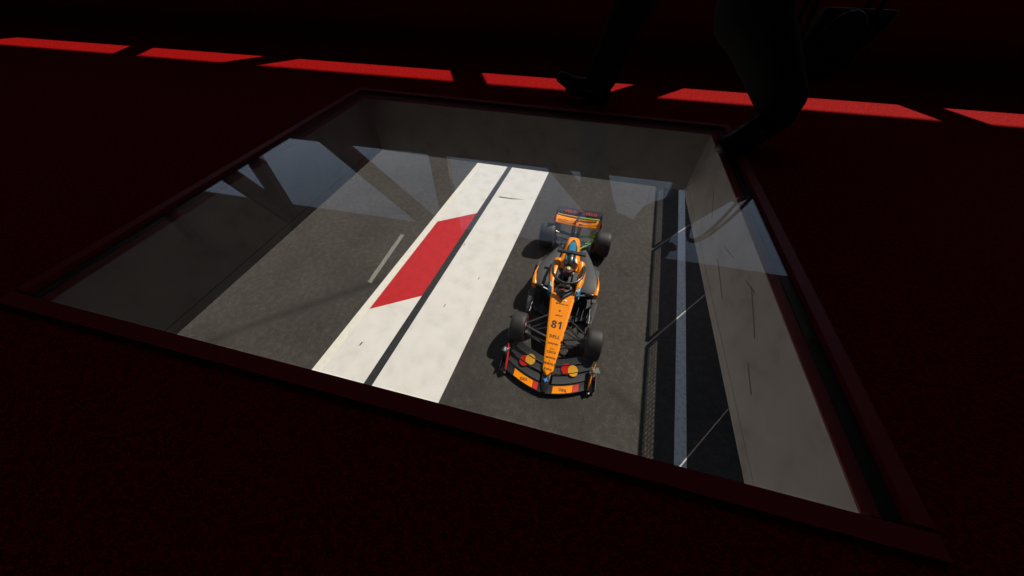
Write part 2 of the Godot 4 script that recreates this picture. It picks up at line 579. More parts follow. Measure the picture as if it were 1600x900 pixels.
# ---------------------------------------------------------------- bridge
func bridge() -> void:
	var X0 := -9.5
	var X1 := 7.5
	var Z1 := 4.6
	var zi := WALL
	var zo := WALL - 0.14
	# hole for the glass floor
	var hx0 := -2.10 * U
	var hx1 := 0.985 * U
	var hz0 := -2.83 * U
	var hz1 := -0.285 * U
	var yb := -0.4676 * U
	var fl := Shape.new()
	var yt := 0.012
	var yc := (yt + yb) * 0.5
	var h := yt - yb
	fl.box(Vector3((X0 + X1) * 0.5, yc, (zo + hz0) * 0.5), Vector3(X1 - X0, h, hz0 - zo))
	fl.box(Vector3((X0 + X1) * 0.5, yc, (Z1 + hz1) * 0.5), Vector3(X1 - X0, h, Z1 - hz1))
	fl.box(Vector3((X0 + hx0) * 0.5, yc, (hz0 + hz1) * 0.5), Vector3(hx0 - X0, h, hz1 - hz0))
	fl.box(Vector3((X1 + hx1) * 0.5, yc, (hz0 + hz1) * 0.5), Vector3(X1 - hx1, h, hz1 - hz0))
	struct("carpet_floor", fl, mats.carpet)
	# soffit under the floor, with the opening left free
	var sf := Shape.new()
	var ys := yb - 0.011
	sf.box(Vector3((X0 + X1) * 0.5, ys, (zo + hz0) * 0.5), Vector3(X1 - X0, 0.02, hz0 - zo))
	sf.box(Vector3((X0 + X1) * 0.5, ys, (Z1 + hz1) * 0.5), Vector3(X1 - X0, 0.02, Z1 - hz1))
	sf.box(Vector3((X0 + hx0) * 0.5, ys, (hz0 + hz1) * 0.5), Vector3(hx0 - X0, 0.02, hz1 - hz0))
	sf.box(Vector3((X1 + hx1) * 0.5, ys, (hz0 + hz1) * 0.5), Vector3(X1 - hx1, 0.02, hz1 - hz0))
	struct("bridge_soffit", sf, mats.concrete)
	# walls and roof; the window wall stands a little askew to the opening
	var top := 5.2 * U
	var sill := 1.554 * U
	var skew := 0.033
	var wall := Transform3D(Basis(Vector3.UP, skew), Vector3(-0.65, 0, WALL))
	var eave := 2.42 * U
	var xc := (X0 + X1) * 0.5 + 0.65
	var len := X1 - X0 + 0.6
	var roof := struct("roof", Shape.new().box(Vector3(xc, top + 0.11, (Z1 - WALL + 0.6 - eave) * 0.5), Vector3(len, 0.22, Z1 - WALL + 0.6 + eave)), mats.ceiling)
	roof.transform = wall
	struct("wall_back", Shape.new().box(Vector3((X0 + X1) * 0.5, (top + yt) * 0.5, Z1 - 0.06), Vector3(X1 - X0, top - yt, 0.12)), mats.plaster)
	for s in [X0 + 0.06, X1 - 0.06]:
		struct("wall_end", Shape.new().box(Vector3(s, (top + yt) * 0.5, (Z1 - 0.12 + zo - 0.3) * 0.5), Vector3(0.12, top - yt - 0.002, Z1 - 0.12 - zo + 0.3)), mats.plaster)
	var dado := struct("wall_dado", Shape.new().box(Vector3(xc, (sill + yt) * 0.5, -0.07), Vector3(len, sill - yt, 0.14)), mats.red_wall)
	dado.transform = wall
	# truss of the window wall
	var tr := thing("window_truss", "dark red steel truss of posts and diagonals along the far window wall", "truss", wall * Vector3(0, sill, -0.07), skew)
	var posts := []
	for k in range(-3, 3):
		posts.append((-2.49 + 4.11 * k) * U + 0.65)
	for x in posts:
		if x > X0 + 0.4 and x < X1 + 0.4:
			obj("post", Shape.new().box(Vector3(x, (top - sill) * 0.5, 0), Vector3(0.215, top - sill, 0.10)), mats.steel_dark, tr)
	for x in posts:
		var xs: float = x + 2.00 * U           # where the diagonal crosses the sill
		var a := Vector3(xs - 0.05, -0.06, 0)
		var hgt: float = 2.10 * U
		var b := Vector3(xs + 1.0 * hgt, hgt, 0)
		if b.x < X1 + 0.65 and a.x > X0 + 0.4:
			obj("diagonal", Shape.new().bar(a, b, 0.085, 0.23, Vector3.BACK), mats.steel_dark, tr)
	obj("sill_rail", Shape.new().box(Vector3(xc, 0.012, 0), Vector3(len, 0.024, 0.13)), mats.steel_dark, tr)
	for k in posts.size() - 1:
		var xa: float = maxf(posts[k] + 0.11, X0 + 0.65)
		var xb: float = minf(posts[k + 1] - 0.11, X1 + 0.65)
		if xb - xa < 0.3:
			continue
		var q := PlaneMesh.new()
		q.size = Vector2(xb - xa - 0.004, top - sill - 0.03)
		q.orientation = PlaneMesh.FACE_Z
		var p := obj("window_pane", q, mats.window_glass, tr)
		p.position = Vector3((xa + xb) * 0.5, (0.026 + top - sill) * 0.5, -0.058)

# ---------------------------------------------------------------- glass floor window
func floor_window() -> void:
	var x0 := -1.9971 * U
	var x1 := 0.8831 * U
	var zf := -2.661 * U
	var zn := -0.2944 * U
	var yb := -0.4676 * U
	var gx0 := x0 - 0.055
	var gx1 := x1 + 0.055
	var gzf := zf - 0.055
	var t := thing("floor_window", "square glass window let into the red carpet above the pit lane", "floor window", Vector3((x0 + x1) * 0.5, 0, (zf + zn) * 0.5))
	var o := -t.position
	# lining boards of the opening; the longer ones have a groove near their lower edge
	var gap := 0.003
	var low := 0.036
	var xm := (x0 + x1) * 0.5
	var zm := (zf + zn) * 0.5
	for s in [[x0 - 0.009, 1], [x1 + 0.009, 1]]:
		obj("lining_board", Shape.new().box(Vector3(s[0], (yb + low + gap) * 0.5, zm + 0.01) + o, Vector3(0.018, -yb - low - gap, zn - zf + 0.02)), mats.lining, t)
		obj("lining_skirt", Shape.new().box(Vector3(s[0] + 0.0008, yb + low * 0.5, zm + 0.01) + o, Vector3(0.018, low, zn - zf + 0.02)), mats.lining, t)
	obj("lining_board", Shape.new().box(Vector3(xm, yb * 0.5, zf - 0.009) + o, Vector3(x1 - x0 - 0.001, -yb, 0.018)), mats.lining, t)
	obj("lining_board", Shape.new().box(Vector3(xm, yb * 0.5, zn + 0.012) + o, Vector3(x1 - x0 + 0.03, -yb, 0.018)), mats.lining, t)
	# scuffs on the right-hand board
	for q in [[-0.115, -0.62, 0.16, 0.05], [-0.10, -0.95, 0.10, -0.03], [-0.19, -0.48, 0.09, 0.02], [-0.15, -1.25, 0.13, 0.06], [-0.06, -0.75, 0.07, -0.02], [-0.21, -0.85, 0.18, 0.03]]:
		obj("scuff", Shape.new().bar(Vector3(x1 - 0.0006, q[0], q[1]) + o, Vector3(x1 - 0.0006, q[0] + q[3], q[1] - q[2]) + o, 0.001, 0.0035, Vector3.UP), mat("scuff", lin(0.33, 0.31, 0.285), 0.8), t)
	# red ledge under the rim of the glass, black gasket, red trim
	var zs := zn - 0.001
	var ring := func(a: float, b: float, ya: float, yt: float, far: bool, m: Material, called: String) -> void:
		# a: inner offset, b: outer offset from the clear opening
		obj(called, Shape.new().box(Vector3(x0 - (a + b) * 0.5, (ya + yt) * 0.5, (zf - b + zs) * 0.5) + o, Vector3(b - a, yt - ya, zs - zf + b)), m, t)
		obj(called, Shape.new().box(Vector3(x1 + (a + b) * 0.5, (ya + yt) * 0.5, (zf - b + zs) * 0.5) + o, Vector3(b - a, yt - ya, zs - zf + b)), m, t)
		obj(called, Shape.new().box(Vector3(xm, (ya + yt) * 0.5, zf - (a + b) * 0.5) + o, Vector3(x1 - x0 + 2.0 * a, yt - ya, b - a)), m, t)
	ring.call(0.0, 0.030, 0.003, 0.004, true, mats.red_trim, "ledge")
	ring.call(0.030, 0.062, 0.0, 0.006, true, mats.gasket, "gasket")
	ring.call(0.062, 0.095, -0.02, 0.020, true, mats.red_trim, "trim")
	obj("trim", Shape.new().box(Vector3(xm, 0.0, zn * (U - 0.02) / U + 0.018) + o, Vector3(x1 - x0 + 0.19, 0.040, 0.036)), mats.red_trim, t)
	for yy in [0.010, 0.0085]:
		var q := PlaneMesh.new()
		q.size = Vector2(x1 - x0 + 0.122, zn - zf + 0.061)
		var p := obj("glass_pane", q, mats.floor_glass, t)
		p.position = Vector3(xm, yy, zm - 0.0305) + o

# ---------------------------------------------------------------- fence on the pit wall (it stands to the right, its shadow shows)
func pit_fence() -> void:
	var a := 0.085
	var t := thing("pit_fence", "tall dark screen fence with mesh top whose shadow falls on the pit lane", "fence", Vector3(3.83, GROUND, -1.85), -a)
	# local: -z runs along the fence away from the camera
	var hs := 2.86
	var ht := 3.30
	var step := 3.42
	for k in range(-2, 4):
		var z1 := -1.58 - step * k            # nearer joint
		var z0 := z1 - step
		var zc := (z0 + z1) * 0.5
		var p := obj("screen_panel", Shape.new().box(Vector3(0, hs * 0.5 + 0.006, zc), Vector3(0.008, hs, step - 0.034)), mats.screen, t)
		var fr := Shape.new()
		var zl := z1 - 0.08
		var zr := z0 + 0.08
		fr.box(Vector3(0, ht, zc), Vector3(0.05, 0.07, zl - zr))
		for z in [zl, zr]:
			fr.box(Vector3(0, (hs + ht) * 0.5, z), Vector3(0.05, ht - hs, 0.06))
		var q := obj("frame", fr, mats.carbon_grey, p)
		var me := Shape.new()
		var z := zr
		while z < zl:
			me.bar(Vector3(0, hs, z), Vector3(0, ht, z), 0.011, 0.011, Vector3.RIGHT)
			z += 0.10
		var y := hs + 0.04
		while y < ht:
			me.bar(Vector3(0.01, y, zr), Vector3(0.01, y, zl), 0.011, 0.011)
			y += 0.10
		var mm := obj("wire_mesh", me, mats.carbon_grey, p)
		mm.set_meta("kind", "stuff")
		obj("post", Shape.new().box(Vector3(0.10, 1.25, z1 - 0.28), Vector3(0.08, 2.5, 0.08)), mats.carbon_grey, t)

# ---------------------------------------------------------------- race car
func sec(z: float, cx: float, hb: float, ht: float, y0: float, y1: float, e := 0.35, n := 20) -> Array:
	var r := []
	for i in n:
		var t := TAU * i / n
		var c := cos(t)
		var s := sin(t)
		var x := signf(c) * pow(absf(c), e)
		var yy := signf(s) * pow(absf(s), e)
		var hw := lerpf(hb, ht, yy * 0.5 + 0.5)
		r.append(Vector3(cx + x * hw, lerpf(y0, y1, yy * 0.5 + 0.5), z))
	return r

func nose_y(z: float) -> float:
	return 0.63 + (z + 1.0) * (0.27 - 0.63) / 1.85

func wing_le(x: float) -> float:
	return 1.24 - 0.10 * absf(x) - 0.30 * x * x

func wing_y(x: float, z: float) -> float:     # upper skin of the front wing
	var t := clampf((wing_le(x) - z) / 0.68, 0.0, 1.0)
	return 0.10 + 0.05 * t + 0.20 * t * t * (0.55 + 0.45 * minf(absf(x) / 0.5, 1.0))

func wing_patch(xa: float, xb: float, ta: float, tb: float, lift: float, thick: float) -> Shape:
	var sh := Shape.new()
	var nx := 10
	var nt := 4
	var f := 0
	var P := func(i: int, j: int, dy: float) -> Vector3:
		var x := lerpf(xa, xb, i / float(nx))
		var z := wing_le(x) - 0.68 * lerpf(ta, tb, j / float(nt))
		return Vector3(x, wing_y(x, z) + dy, z)
	for i in nx:
		for j in nt:
			sh.quad(P.call(i, j, lift), P.call(i + 1, j, lift), P.call(i + 1, j + 1, lift), P.call(i, j + 1, lift), 1)
			sh.quad(P.call(i, j, lift - thick), P.call(i, j + 1, lift - thick), P.call(i + 1, j + 1, lift - thick), P.call(i + 1, j, lift - thick), 2)
	for i in nx:
		sh.quad(P.call(i, 0, lift), P.call(i, 0, lift - thick), P.call(i + 1, 0, lift - thick), P.call(i + 1, 0, lift))
		sh.quad(P.call(i, nt, lift), P.call(i + 1, nt, lift), P.call(i + 1, nt, lift - thick), P.call(i, nt, lift - thick))
	for j in nt:
		sh.quad(P.call(0, j, lift), P.call(0, j + 1, lift), P.call(0, j + 1, lift - thick), P.call(0, j, lift - thick))
		sh.quad(P.call(nx, j, lift), P.call(nx, j, lift - thick), P.call(nx, j + 1, lift - thick), P.call(nx, j + 1, lift))
	sh.turn_out(f)
	return sh

func wing_disc(cx: float, cz: float, r: float, lift: float) -> Shape:
	var sh := Shape.new()
	var n := 24
	for ring in 4:
		for i in n:
			var q := []
			for o in [[ring, i], [ring, i + 1], [ring + 1, i + 1], [ring + 1, i]]:
				var rr: float = r * o[0] / 4.0
				var x: float = cx + rr * cos(TAU * o[1] / n)
				var z: float = cz + rr * sin(TAU * o[1] / n)
				q.append(Vector3(x, wing_y(x, z) + lift, z))
			sh.quad(q[0], q[1], q[2], q[3], 1)
	return sh

func text(parent: Node3D, words: String, size: float, at: Vector3, b: Basis, m: Material, called := "lettering") -> void:
	var tm := TextMesh.new()
	var f := SystemFont.new()
	f.font_names = PackedStringArray(["Droid Sans"])
	f.font_weight = 700
	tm.font = f
	tm.text = words
	tm.font_size = 48
	tm.pixel_size = size / 36.0
	tm.depth = 0.002
	var o := obj(called, tm, m, parent)
	o.transform = Transform3D(b, at)

func race_car() -> void:
	var car := thing("race_car", "orange and black open-wheel race car driving in the pit lane", "race car", Vector3(0.093, GROUND, -3.746), -0.015)
	var C: Material = mats.carbon
	var O: Material = mats.orange
	var G: Material = mats.carbon_grey
	# floor and plank
	var half := [Vector2(0.20, -0.60), Vector2(0.62, -0.78), Vector2(0.76, -1.0), Vector2(0.80, -1.35), Vector2(0.80, -2.55), Vector2(0.72, -2.78), Vector2(0.56, -2.95), Vector2(0.52, -3.55)]
	var poly := half.duplicate()
	for i in range(half.size() - 1, -1, -1):
		poly.append(Vector2(-half[i].x, half[i].y))
	obj("floor_plate", Shape.new().prism(poly, 0.055, 0.085), C, car)
	for s in [-1.0, 1.0]:
		obj("floor_edge_wing", Shape.new().bar(Vector3(s * 0.79, 0.12, -1.35), Vector3(s * 0.79, 0.11, -2.5), 0.11, 0.014), G, car)
		for k in 4:
			obj("floor_fence", Shape.new().bar(Vector3(s * (0.40 + 0.12 * k), 0.17, -0.66 - 0.03 * k), Vector3(s * (0.46 + 0.13 * k), 0.17, -1.25), 0.012, 0.20), C, car)
		obj("turning_vane", Shape.new().foil(Vector3(s * 0.72, 0.20, -0.62), Vector3(s * 0.78, 0.34, -1.15), 0.16, 0.02), G, car)
		obj("vane_bracket", Shape.new().foil(Vector3(s * 0.70, 0.30, -0.55), Vector3(s * 0.69, 0.30, -0.98), 0.03, 0.02), mats.rod, car)
	# chassis under the nose cover
	obj("chassis", Shape.new().loft([sec(0.80, 0, 0.07, 0.08, 0.15, 0.245), sec(0.4, 0, 0.10, 0.12, 0.16, 0.33), sec(0.0, 0, 0.13, 0.155, 0.18, 0.41), sec(-0.5, 0, 0.17, 0.21, 0.16, 0.505), sec(-1.0, 0, 0.22, 0.27, 0.10, 0.60), sec(-1.9, 0, 0.26, 0.31, 0.09, 0.55), sec(-2.6, 0, 0.22, 0.22, 0.09, 0.45), sec(-3.35, 0, 0.13, 0.12, 0.12, 0.40)]), C, car)
	# orange nose cover with bevelled edges and a pointed tip
	var rings := []
	for z in [0.905, 0.86, 0.80, 0.55, 0.3, 0.0, -0.3, -0.6, -0.86, -1.0]:
		var hw := lerpf(0.29, 0.112, (z + 1.0) / 1.81)
		if z > 0.8:
			hw = lerpf(0.112, 0.014, (z - 0.8) / 0.105)
		var y1 := nose_y(z)
		var bv := minf(0.048, hw * 0.45)
		var dp := 0.085
		rings.append([Vector3(-hw, y1 - dp, z), Vector3(-hw, y1 - 0.028, z), Vector3(-hw + bv * 0.25, y1 - 0.012, z), Vector3(-hw + bv, y1, z), Vector3(hw - bv, y1, z), Vector3(hw - bv * 0.25, y1 - 0.012, z), Vector3(hw, y1 - 0.028, z), Vector3(hw, y1 - dp, z)])
	var nose := obj("nose_cover", Shape.new().loft(rings, -1), O, car)
	nose.set_meta("label", "long orange nose with sponsor lettering and the number 81")
	var sl := atan(0.36 / 1.85)
	var nb := Basis(Vector3(1, 0, 0), Vector3(0, sin(sl), -cos(sl)), Vector3(0, cos(sl), sin(sl)))
	for w in [["81", 0.185, -0.21, 0.0], ["DELL", 0.075, 0.07, 0.0], ["Deloitte.", 0.042, 0.23, 0.0], ["ı|ı|ı", 0.035, 0.345, 0.0], ["CISCO", 0.05, 0.42, 0.0], ["udemy", 0.042, 0.54, 0.025], ["DEWALT", 0.052, 0.67, 0.0], ["FxPro", 0.045, 0.785, 0.0], ["monday.com", 0.03, -0.74, 0.045], ["AIRWAYS", 0.028, -0.44, 0.0]]:
		text(nose, w[0], w[1], Vector3(w[3], nose_y(w[2]) + 0.003, w[2]), nb, mats.ink)
	for w in [[-0.10, -0.74, 0.022], [0.0, -0.56, 0.022], [-0.075, 0.54, 0.018], [-0.005, 0.615, 0.012]]:
		var dsc := Shape.new()
		var ringa := []
		var ringb := []
		for i in 14:
			var p := Vector3(w[0], nose_y(w[1]), w[1]) + nb * Vector3(cos(TAU * i / 14.0) * w[2], sin(TAU * i / 14.0) * w[2], 0.001)
			ringa.append(p); ringb.append(p + nb.z * 0.002)
		obj("emblem", dsc.loft([ringa, ringb], -1), mats.ink, nose)
	var wd := Shape.new()
	wd.ball(Vector3(0.085, nose_y(-0.84), -0.84), Vector3(0.03, 0.012, 0.03), 8)
	obj("emblem", wd, mats.white, nose)
	# four-pointed blue star on the black nose tip
	obj("nose_tip", Shape.new().loft([sec(0.80, 0, 0.10, 0.10, 0.12, 0.20, 0.5), sec(0.95, 0, 0.10, 0.09, 0.11, 0.20, 0.5), sec(1.12, 0, 0.08, 0.06, 0.10, 0.17, 0.6), sec(1.22, 0, 0.05, 0.03, 0.10, 0.13, 0.7)]), C, car)
	var star := Shape.new()
	var sa := []
	var sb := []
	for i in 8:
		var rr := 0.058 if i % 2 == 0 else 0.026
		var p := Vector3(0.0 + cos(TAU * i / 8.0 + 0.2) * rr, 0.206, 1.0 + sin(TAU * i / 8.0 + 0.2) * rr)
		sa.append(p); sb.append(p + Vector3(0, 0.004, 0))
	obj("emblem", star.loft([sa, sb], -1), mats.blue, car)
	# front wing: four elements a side, painted panels, discs, endplates
	var fw := obj("front_wing", wing_patch(-0.86, 0.86, 0.0, 0.27, 0.0, 0.018), C, car)
	for s in [-1.0, 1.0]:
		for e in [[0.30, 0.56, 0.012], [0.585, 0.80, 0.022], [0.825, 1.0, 0.034]]:
			obj("flap", wing_patch(s * 0.13, s * 0.86, e[0], e[1], e[2], 0.014), G, fw)
		for r in [0.575, 0.815]:
			var pts := []
			for i in 7:
				var x: float = s * lerpf(0.12, 0.86, i / 6.0)
				var z: float = wing_le(x) - 0.68 * r
				pts.append(Vector3(x, wing_y(x, z) + 0.035, z))
			obj("slot_lip", Shape.new().tube(pts, 0.014, 6), C, fw)
		obj("slot_bracket", Shape.new().ball(Vector3(s * 0.5, wing_y(0.5, 0.80) + 0.03, wing_le(0.5) - 0.39), Vector3(0.02, 0.02, 0.04), 6), mats.silver, fw)
	obj("painted_panel", wing_patch(-0.68, -0.25, 0.02, 0.235, 0.006, 0.004), O, fw)
	obj("painted_panel", wing_patch(-0.245, -0.14, 0.02, 0.235, 0.006, 0.004), mats.red, fw)
	obj("painted_panel", wing_patch(0.17, 0.56, 0.02, 0.235, 0.006, 0.004), O, fw)
	obj("painted_panel", wing_patch(0.565, 0.68, 0.02, 0.235, 0.006, 0.004), mats.red, fw)
	for s in [-0.45, 0.37]:
		var wz := wing_le(s) - 0.08
		text(fw, "OKX", 0.06, Vector3(s, wing_y(s, wz) + 0.010, wz), Basis(Vector3(1, 0, 0), Vector3(0, 0.1, -1).normalized(), Vector3(0, 1, 0.1).normalized()), mats.ink)
	for w in [[-0.52, 0.70, -0.40, 0.66], [0.37, 0.68, 0.51, 0.68]]:
		obj("emblem", wing_disc(w[0], w[1], 0.105, 0.040), mats.red, fw)
		obj("emblem", wing_disc(w[2], w[3], 0.105, 0.044), mats.amber, fw)
	for s in [-1.0, 1.0]:
		var ep := Shape.new()
		var ra := []
		for k in 6:
			var t := k / 5.0
			var z := lerpf(1.0, 0.50, t)
			var x := 0.87 + 0.06 * t * t
			var yt := lerpf(0.16, 0.34, pow(t, 0.7))
			ra.append([Vector3(s * (x - 0.008), 0.05, z), Vector3(s * (x + 0.008), 0.05, z), Vector3(s * (x + 0.03), yt, z), Vector3(s * (x + 0.014), yt, z)])
		ep.loft(ra, -1)
		var e := obj("endplate", ep, C, fw)
		var ri := []
		for k in 6:
			var t := k / 5.0
			var z := lerpf(0.96, 0.46, t)
			var x := 0.855 + 0.06 * t * t
			var yt := lerpf(0.17, 0.37, pow(t, 0.7))
			ri.append([Vector3(s * x, yt - 0.05, z), Vector3(s * (x + 0.012), yt - 0.05, z), Vector3(s * (x + 0.032), yt, z), Vector3(s * (x + 0.018), yt, z)])
		obj("edge_stripe", Shape.new().loft(ri, -1), O if s > 0 else mats.red, e)
		obj("footplate", Shape.new().box(Vector3(s * 0.95, 0.055, 0.74), Vector3(0.13, 0.012, 0.46)), C, e)
		obj("winglet", Shape.new().foil(Vector3(s * 0.89, 0.33, 0.60), Vector3(s * 1.03, 0.29, 0.55), 0.17, 0.02), G, e)
		obj("outer_fence", Shape.new().box(Vector3(s * 1.0, 0.12, 0.76), Vector3(0.012, 0.13, 0.36)), C, e)
		obj("corner_cap", Shape.new().box(Vector3(s * 0.885, 0.07, 1.0), Vector3(0.05, 0.05, 0.03)), mats.silver, e)
	text(fw, "S*", 0.08, Vector3(-0.95, 0.327, 0.585), Basis(Vector3(1, 0.28, 0).normalized(), Vector3(0, 0, -1), Vector3(-0.28, 1, 0).normalized()), mats.white)
	text(fw, "DP", 0.05, Vector3(0.96, 0.20, 0.72), Basis(Vector3(1, 0, 0), Vector3(0, 0.6, -0.8), Vector3(0, 0.8, 0.6)), mats.red)
	# cockpit
	var ck := obj("cockpit_tub", Shape.new().loft([sec(-0.86, 0.0, 0.05, 0.03, 0.50, 0.625, 0.6), sec(-1.02, 0, 0.22, 0.20, 0.45, 0.685, 0.6), sec(-1.15, 0, 0.25, 0.22, 0.40, 0.66, 0.6), sec(-1.95, 0, 0.25, 0.22, 0.40, 0.66, 0.6)]), C, car)
	for s in [-1.0, 1.0]:
		var sd := []
		for q in [[-1.0, 0.27, 0.035, 0.40, 0.60], [-1.2, 0.315, 0.055, 0.36, 0.67], [-1.5, 0.335, 0.085, 0.34, 0.70], [-1.8, 0.325, 0.10, 0.34, 0.73], [-2.05, 0.28, 0.11, 0.34, 0.78]]:
			sd.append(sec(q[0], s * q[1], q[2] * 1.6, q[2], q[3], q[4], 0.6, 16))
		obj("cockpit_side", Shape.new().loft(sd), O, car)
		var tp := obj("cockpit_panel", Shape.new().loft([sec(-0.98, s * 0.315, 0.05, 0.03, 0.50, 0.645, 0.6, 12), sec(-1.10, s * 0.33, 0.07, 0.05, 0.48, 0.685, 0.6, 12), sec(-1.26, s * 0.355, 0.06, 0.03, 0.48, 0.70, 0.6, 12)]), mats.teal, car)
		text(tp, "DP", 0.06, Vector3(s * 0.33, 0.71, -1.13), Basis(Vector3(0.75, 0, -s * 0.66).normalized(), Vector3(-s * 0.66, 0, -0.75).normalized(), Vector3(0, 1, 0)), mats.white)
		obj("headrest", Shape.new().box(Vector3(s * 0.20, 0.70, -1.50), Vector3(0.10, 0.06, 0.36)), G, car)
		var mi := obj("mirror", Shape.new().ball(Vector3(s * 0.60, 0.72, -1.05), Vector3(0.12, 0.045, 0.045), 8), C, car)
		obj("mirror_stalk", Shape.new().foil(Vector3(s * 0.29, 0.66, -1.0), Vector3(s * 0.52, 0.70, -1.04), 0.05, 0.02), mats.silver, mi)
		obj("mirror_stalk", Shape.new().foil(Vector3(s * 0.50, 0.60, -1.16), Vector3(s * 0.58, 0.70, -1.06), 0.03, 0.015), G, mi)
	obj("steering_wheel", Shape.new().box(Vector3(0, 0.66, -1.20), Vector3(0.24, 0.12, 0.04), Basis(Vector3.RIGHT, 0.5)), C, car)
	obj("dash_badge", Shape.new().ball(Vector3(-0.01, 0.71, -1.06), Vector3(0.055, 0.02, 0.035), 8), mats.red, car)
	# halo
	var hp := []
	for q in [[-0.36, 0.70, -1.98], [-0.375, 0.80, -1.80], [-0.375, 0.86, -1.58], [-0.34, 0.88, -1.38], [-0.24, 0.89, -1.22], [-0.12, 0.89, -1.14], [0.0, 0.89, -1.115], [0.12, 0.89, -1.14], [0.24, 0.89, -1.22], [0.34, 0.88, -1.38], [0.375, 0.86, -1.58], [0.375, 0.80, -1.80], [0.36, 0.70, -1.98]]:
		hp.append(Vector3(q[0], q[1], q[2]))
	var halo := obj("halo", Shape.new().tube(hp, 0.034, 10), C, car)
	obj("halo_pylon", Shape.new().foil(Vector3(0, 0.88, -1.12), Vector3(0, 0.60, -0.82), 0.035, 0.09), C, halo)
	# sidepods
	for s in [-1.0, 1.0]:
		var sp := obj("sidepod", Shape.new().loft([sec(-1.22, s * 0.54, 0.10, 0.21, 0.34, 0.585, 0.4), sec(-1.34, s * 0.56, 0.15, 0.245, 0.28, 0.625, 0.4), sec(-1.7, s * 0.55, 0.18, 0.245, 0.20, 0.61, 0.45), sec(-2.1, s * 0.50, 0.20, 0.22, 0.14, 0.53, 0.5), sec(-2.6, s * 0.40, 0.18, 0.17, 0.10, 0.42, 0.55), sec(-3.15, s * 0.26, 0.12, 0.11, 0.09, 0.32, 0.6)]), G, car)
		obj("sidepod_lip", Shape.new().loft([sec(-1.20, s * 0.735, 0.06, 0.065, 0.42, 0.60, 0.6, 12), sec(-1.38, s * 0.765, 0.05, 0.055, 0.36, 0.638, 0.6, 12), sec(-1.60, s * 0.785, 0.03, 0.022, 0.36, 0.62, 0.6, 12), sec(-1.82, s * 0.755, 0.012, 0.008, 0.40, 0.58, 0.6, 12)]), O, sp)
		obj("inlet", Shape.new().box(Vector3(s * 0.54, 0.47, -1.215), Vector3(0.34, 0.12, 0.03)), mats.ink, sp)
	# engine cover
	var ec := obj("engine_cover", Shape.new().loft([sec(-1.78, 0, 0.36, 0.26, 0.36, 0.70, 0.55), sec(-2.0, 0, 0.36, 0.26, 0.36, 0.79, 0.55), sec(-2.25, 0, 0.33, 0.21, 0.34, 0.80, 0.6), sec(-2.6, 0, 0.28, 0.16, 0.30, 0.74, 0.6), sec(-3.0, 0, 0.25, 0.16, 0.26, 0.60, 0.6), sec(-3.28, 0, 0.22, 0.15, 0.26, 0.50, 0.6)]), O, car)
	obj("cover_panel", Shape.new().loft([sec(-2.06, 0, 0.14, 0.09, 0.70, 0.93, 0.7), sec(-2.3, 0, 0.16, 0.11, 0.68, 0.865, 0.7), sec(-2.6, 0, 0.15, 0.11, 0.62, 0.80, 0.7), sec(-2.86, 0, 0.10, 0.07, 0.55, 0.70, 0.7), sec(-3.02, 0, 0.04, 0.03, 0.52, 0.62, 0.7)]), C, ec)
	obj("cover_panel", Shape.new().loft([sec(-2.20, 0, 0.10, 0.09, 0.80, 0.905, 0.7), sec(-2.40, 0, 0.11, 0.10, 0.76, 0.865, 0.7), sec(-2.62, 0, 0.10, 0.09, 0.70, 0.812, 0.7), sec(-2.80, 0, 0.07, 0.05, 0.64, 0.745, 0.7)]), mats.teal, ec)
	var ab := obj("airbox", Shape.new().loft([sec(-1.72, 0, 0.10, 0.085, 0.70, 0.93, 0.7), sec(-1.80, 0, 0.13, 0.10, 0.66, 0.985, 0.7), sec(-1.98, 0, 0.13, 0.10, 0.66, 1.0, 0.7), sec(-2.14, 0, 0.12, 0.09, 0.66, 0.95, 0.7)]), C, car)
	for s in [-1.0, 1.0]:
		obj("airbox_cheek", Shape.new().loft([sec(-1.84, s * 0.105, 0.035, 0.02, 0.72, 0.96, 0.7, 12), sec(-2.02, s * 0.105, 0.035, 0.02, 0.72, 0.96, 0.7, 12)]), mats.teal, ab)
	obj("camera_bar", Shape.new().foil(Vector3(-0.35, 0.985, -2.08), Vector3(0.35, 0.985, -2.08), 0.14, 0.07), C, ab)
	obj("antenna", Shape.new().tube([Vector3(0, 0.97, -2.05), Vector3(0, 1.08, -2.05)], 0.008, 6), C, ab)
	# rear wing
	var rw := Node3D.new()
	rw.name = "rear_wing"
	car.add_child(rw, true)
	var plane := func(called: String, span: float, zf: float, zb: float, yf: float, yb: float, th: float, bow: float, m: Material) -> MeshInstance3D:
		var rr := []
		for i in 13:
			var x := lerpf(-span, span, i / 12.0)
			var d := -bow * (1.0 - (x / span) * (x / span))
			var zm := (zf + zb) * 0.5
			var ym := minf(yf, yb) * 0.75 + maxf(yf, yb) * 0.25
			rr.append([Vector3(x, yf + d, zf), Vector3(x, ym + d + th * 0.3, zm), Vector3(x, yb + d, zb), Vector3(x, yb + d - th * 0.4, zb), Vector3(x, ym + d - th, zm), Vector3(x, yf + d - th * 0.5, zf + 0.008)])
		return obj(called, Shape.new().loft(rr, 2), m, rw)
	var mp: MeshInstance3D = plane.call("main_plane", 0.62, -3.46, -3.70, 0.80, 0.875, 0.03, 0.035, O)
	var fp: MeshInstance3D = plane.call("flap", 0.63, -3.73, -3.97, 0.885, 0.99, 0.02, 0.02, C)
	plane.call("flap_edge", 0.60, -3.715, -3.735, 0.893, 0.905, 0.012, 0.022, mats.amber)
	var tb := Basis(Vector3(1, 0, 0), Vector3(0, 0.38, -0.92).normalized(), Vector3(0, 0.92, 0.38).normalized())
	text(fp, "VELO", 0.10, Vector3(-0.26, 0.945, -3.84), tb, mats.red)
	text(fp, "VELO", 0.10, Vector3(0.33, 0.945, -3.84), tb, mats.red)
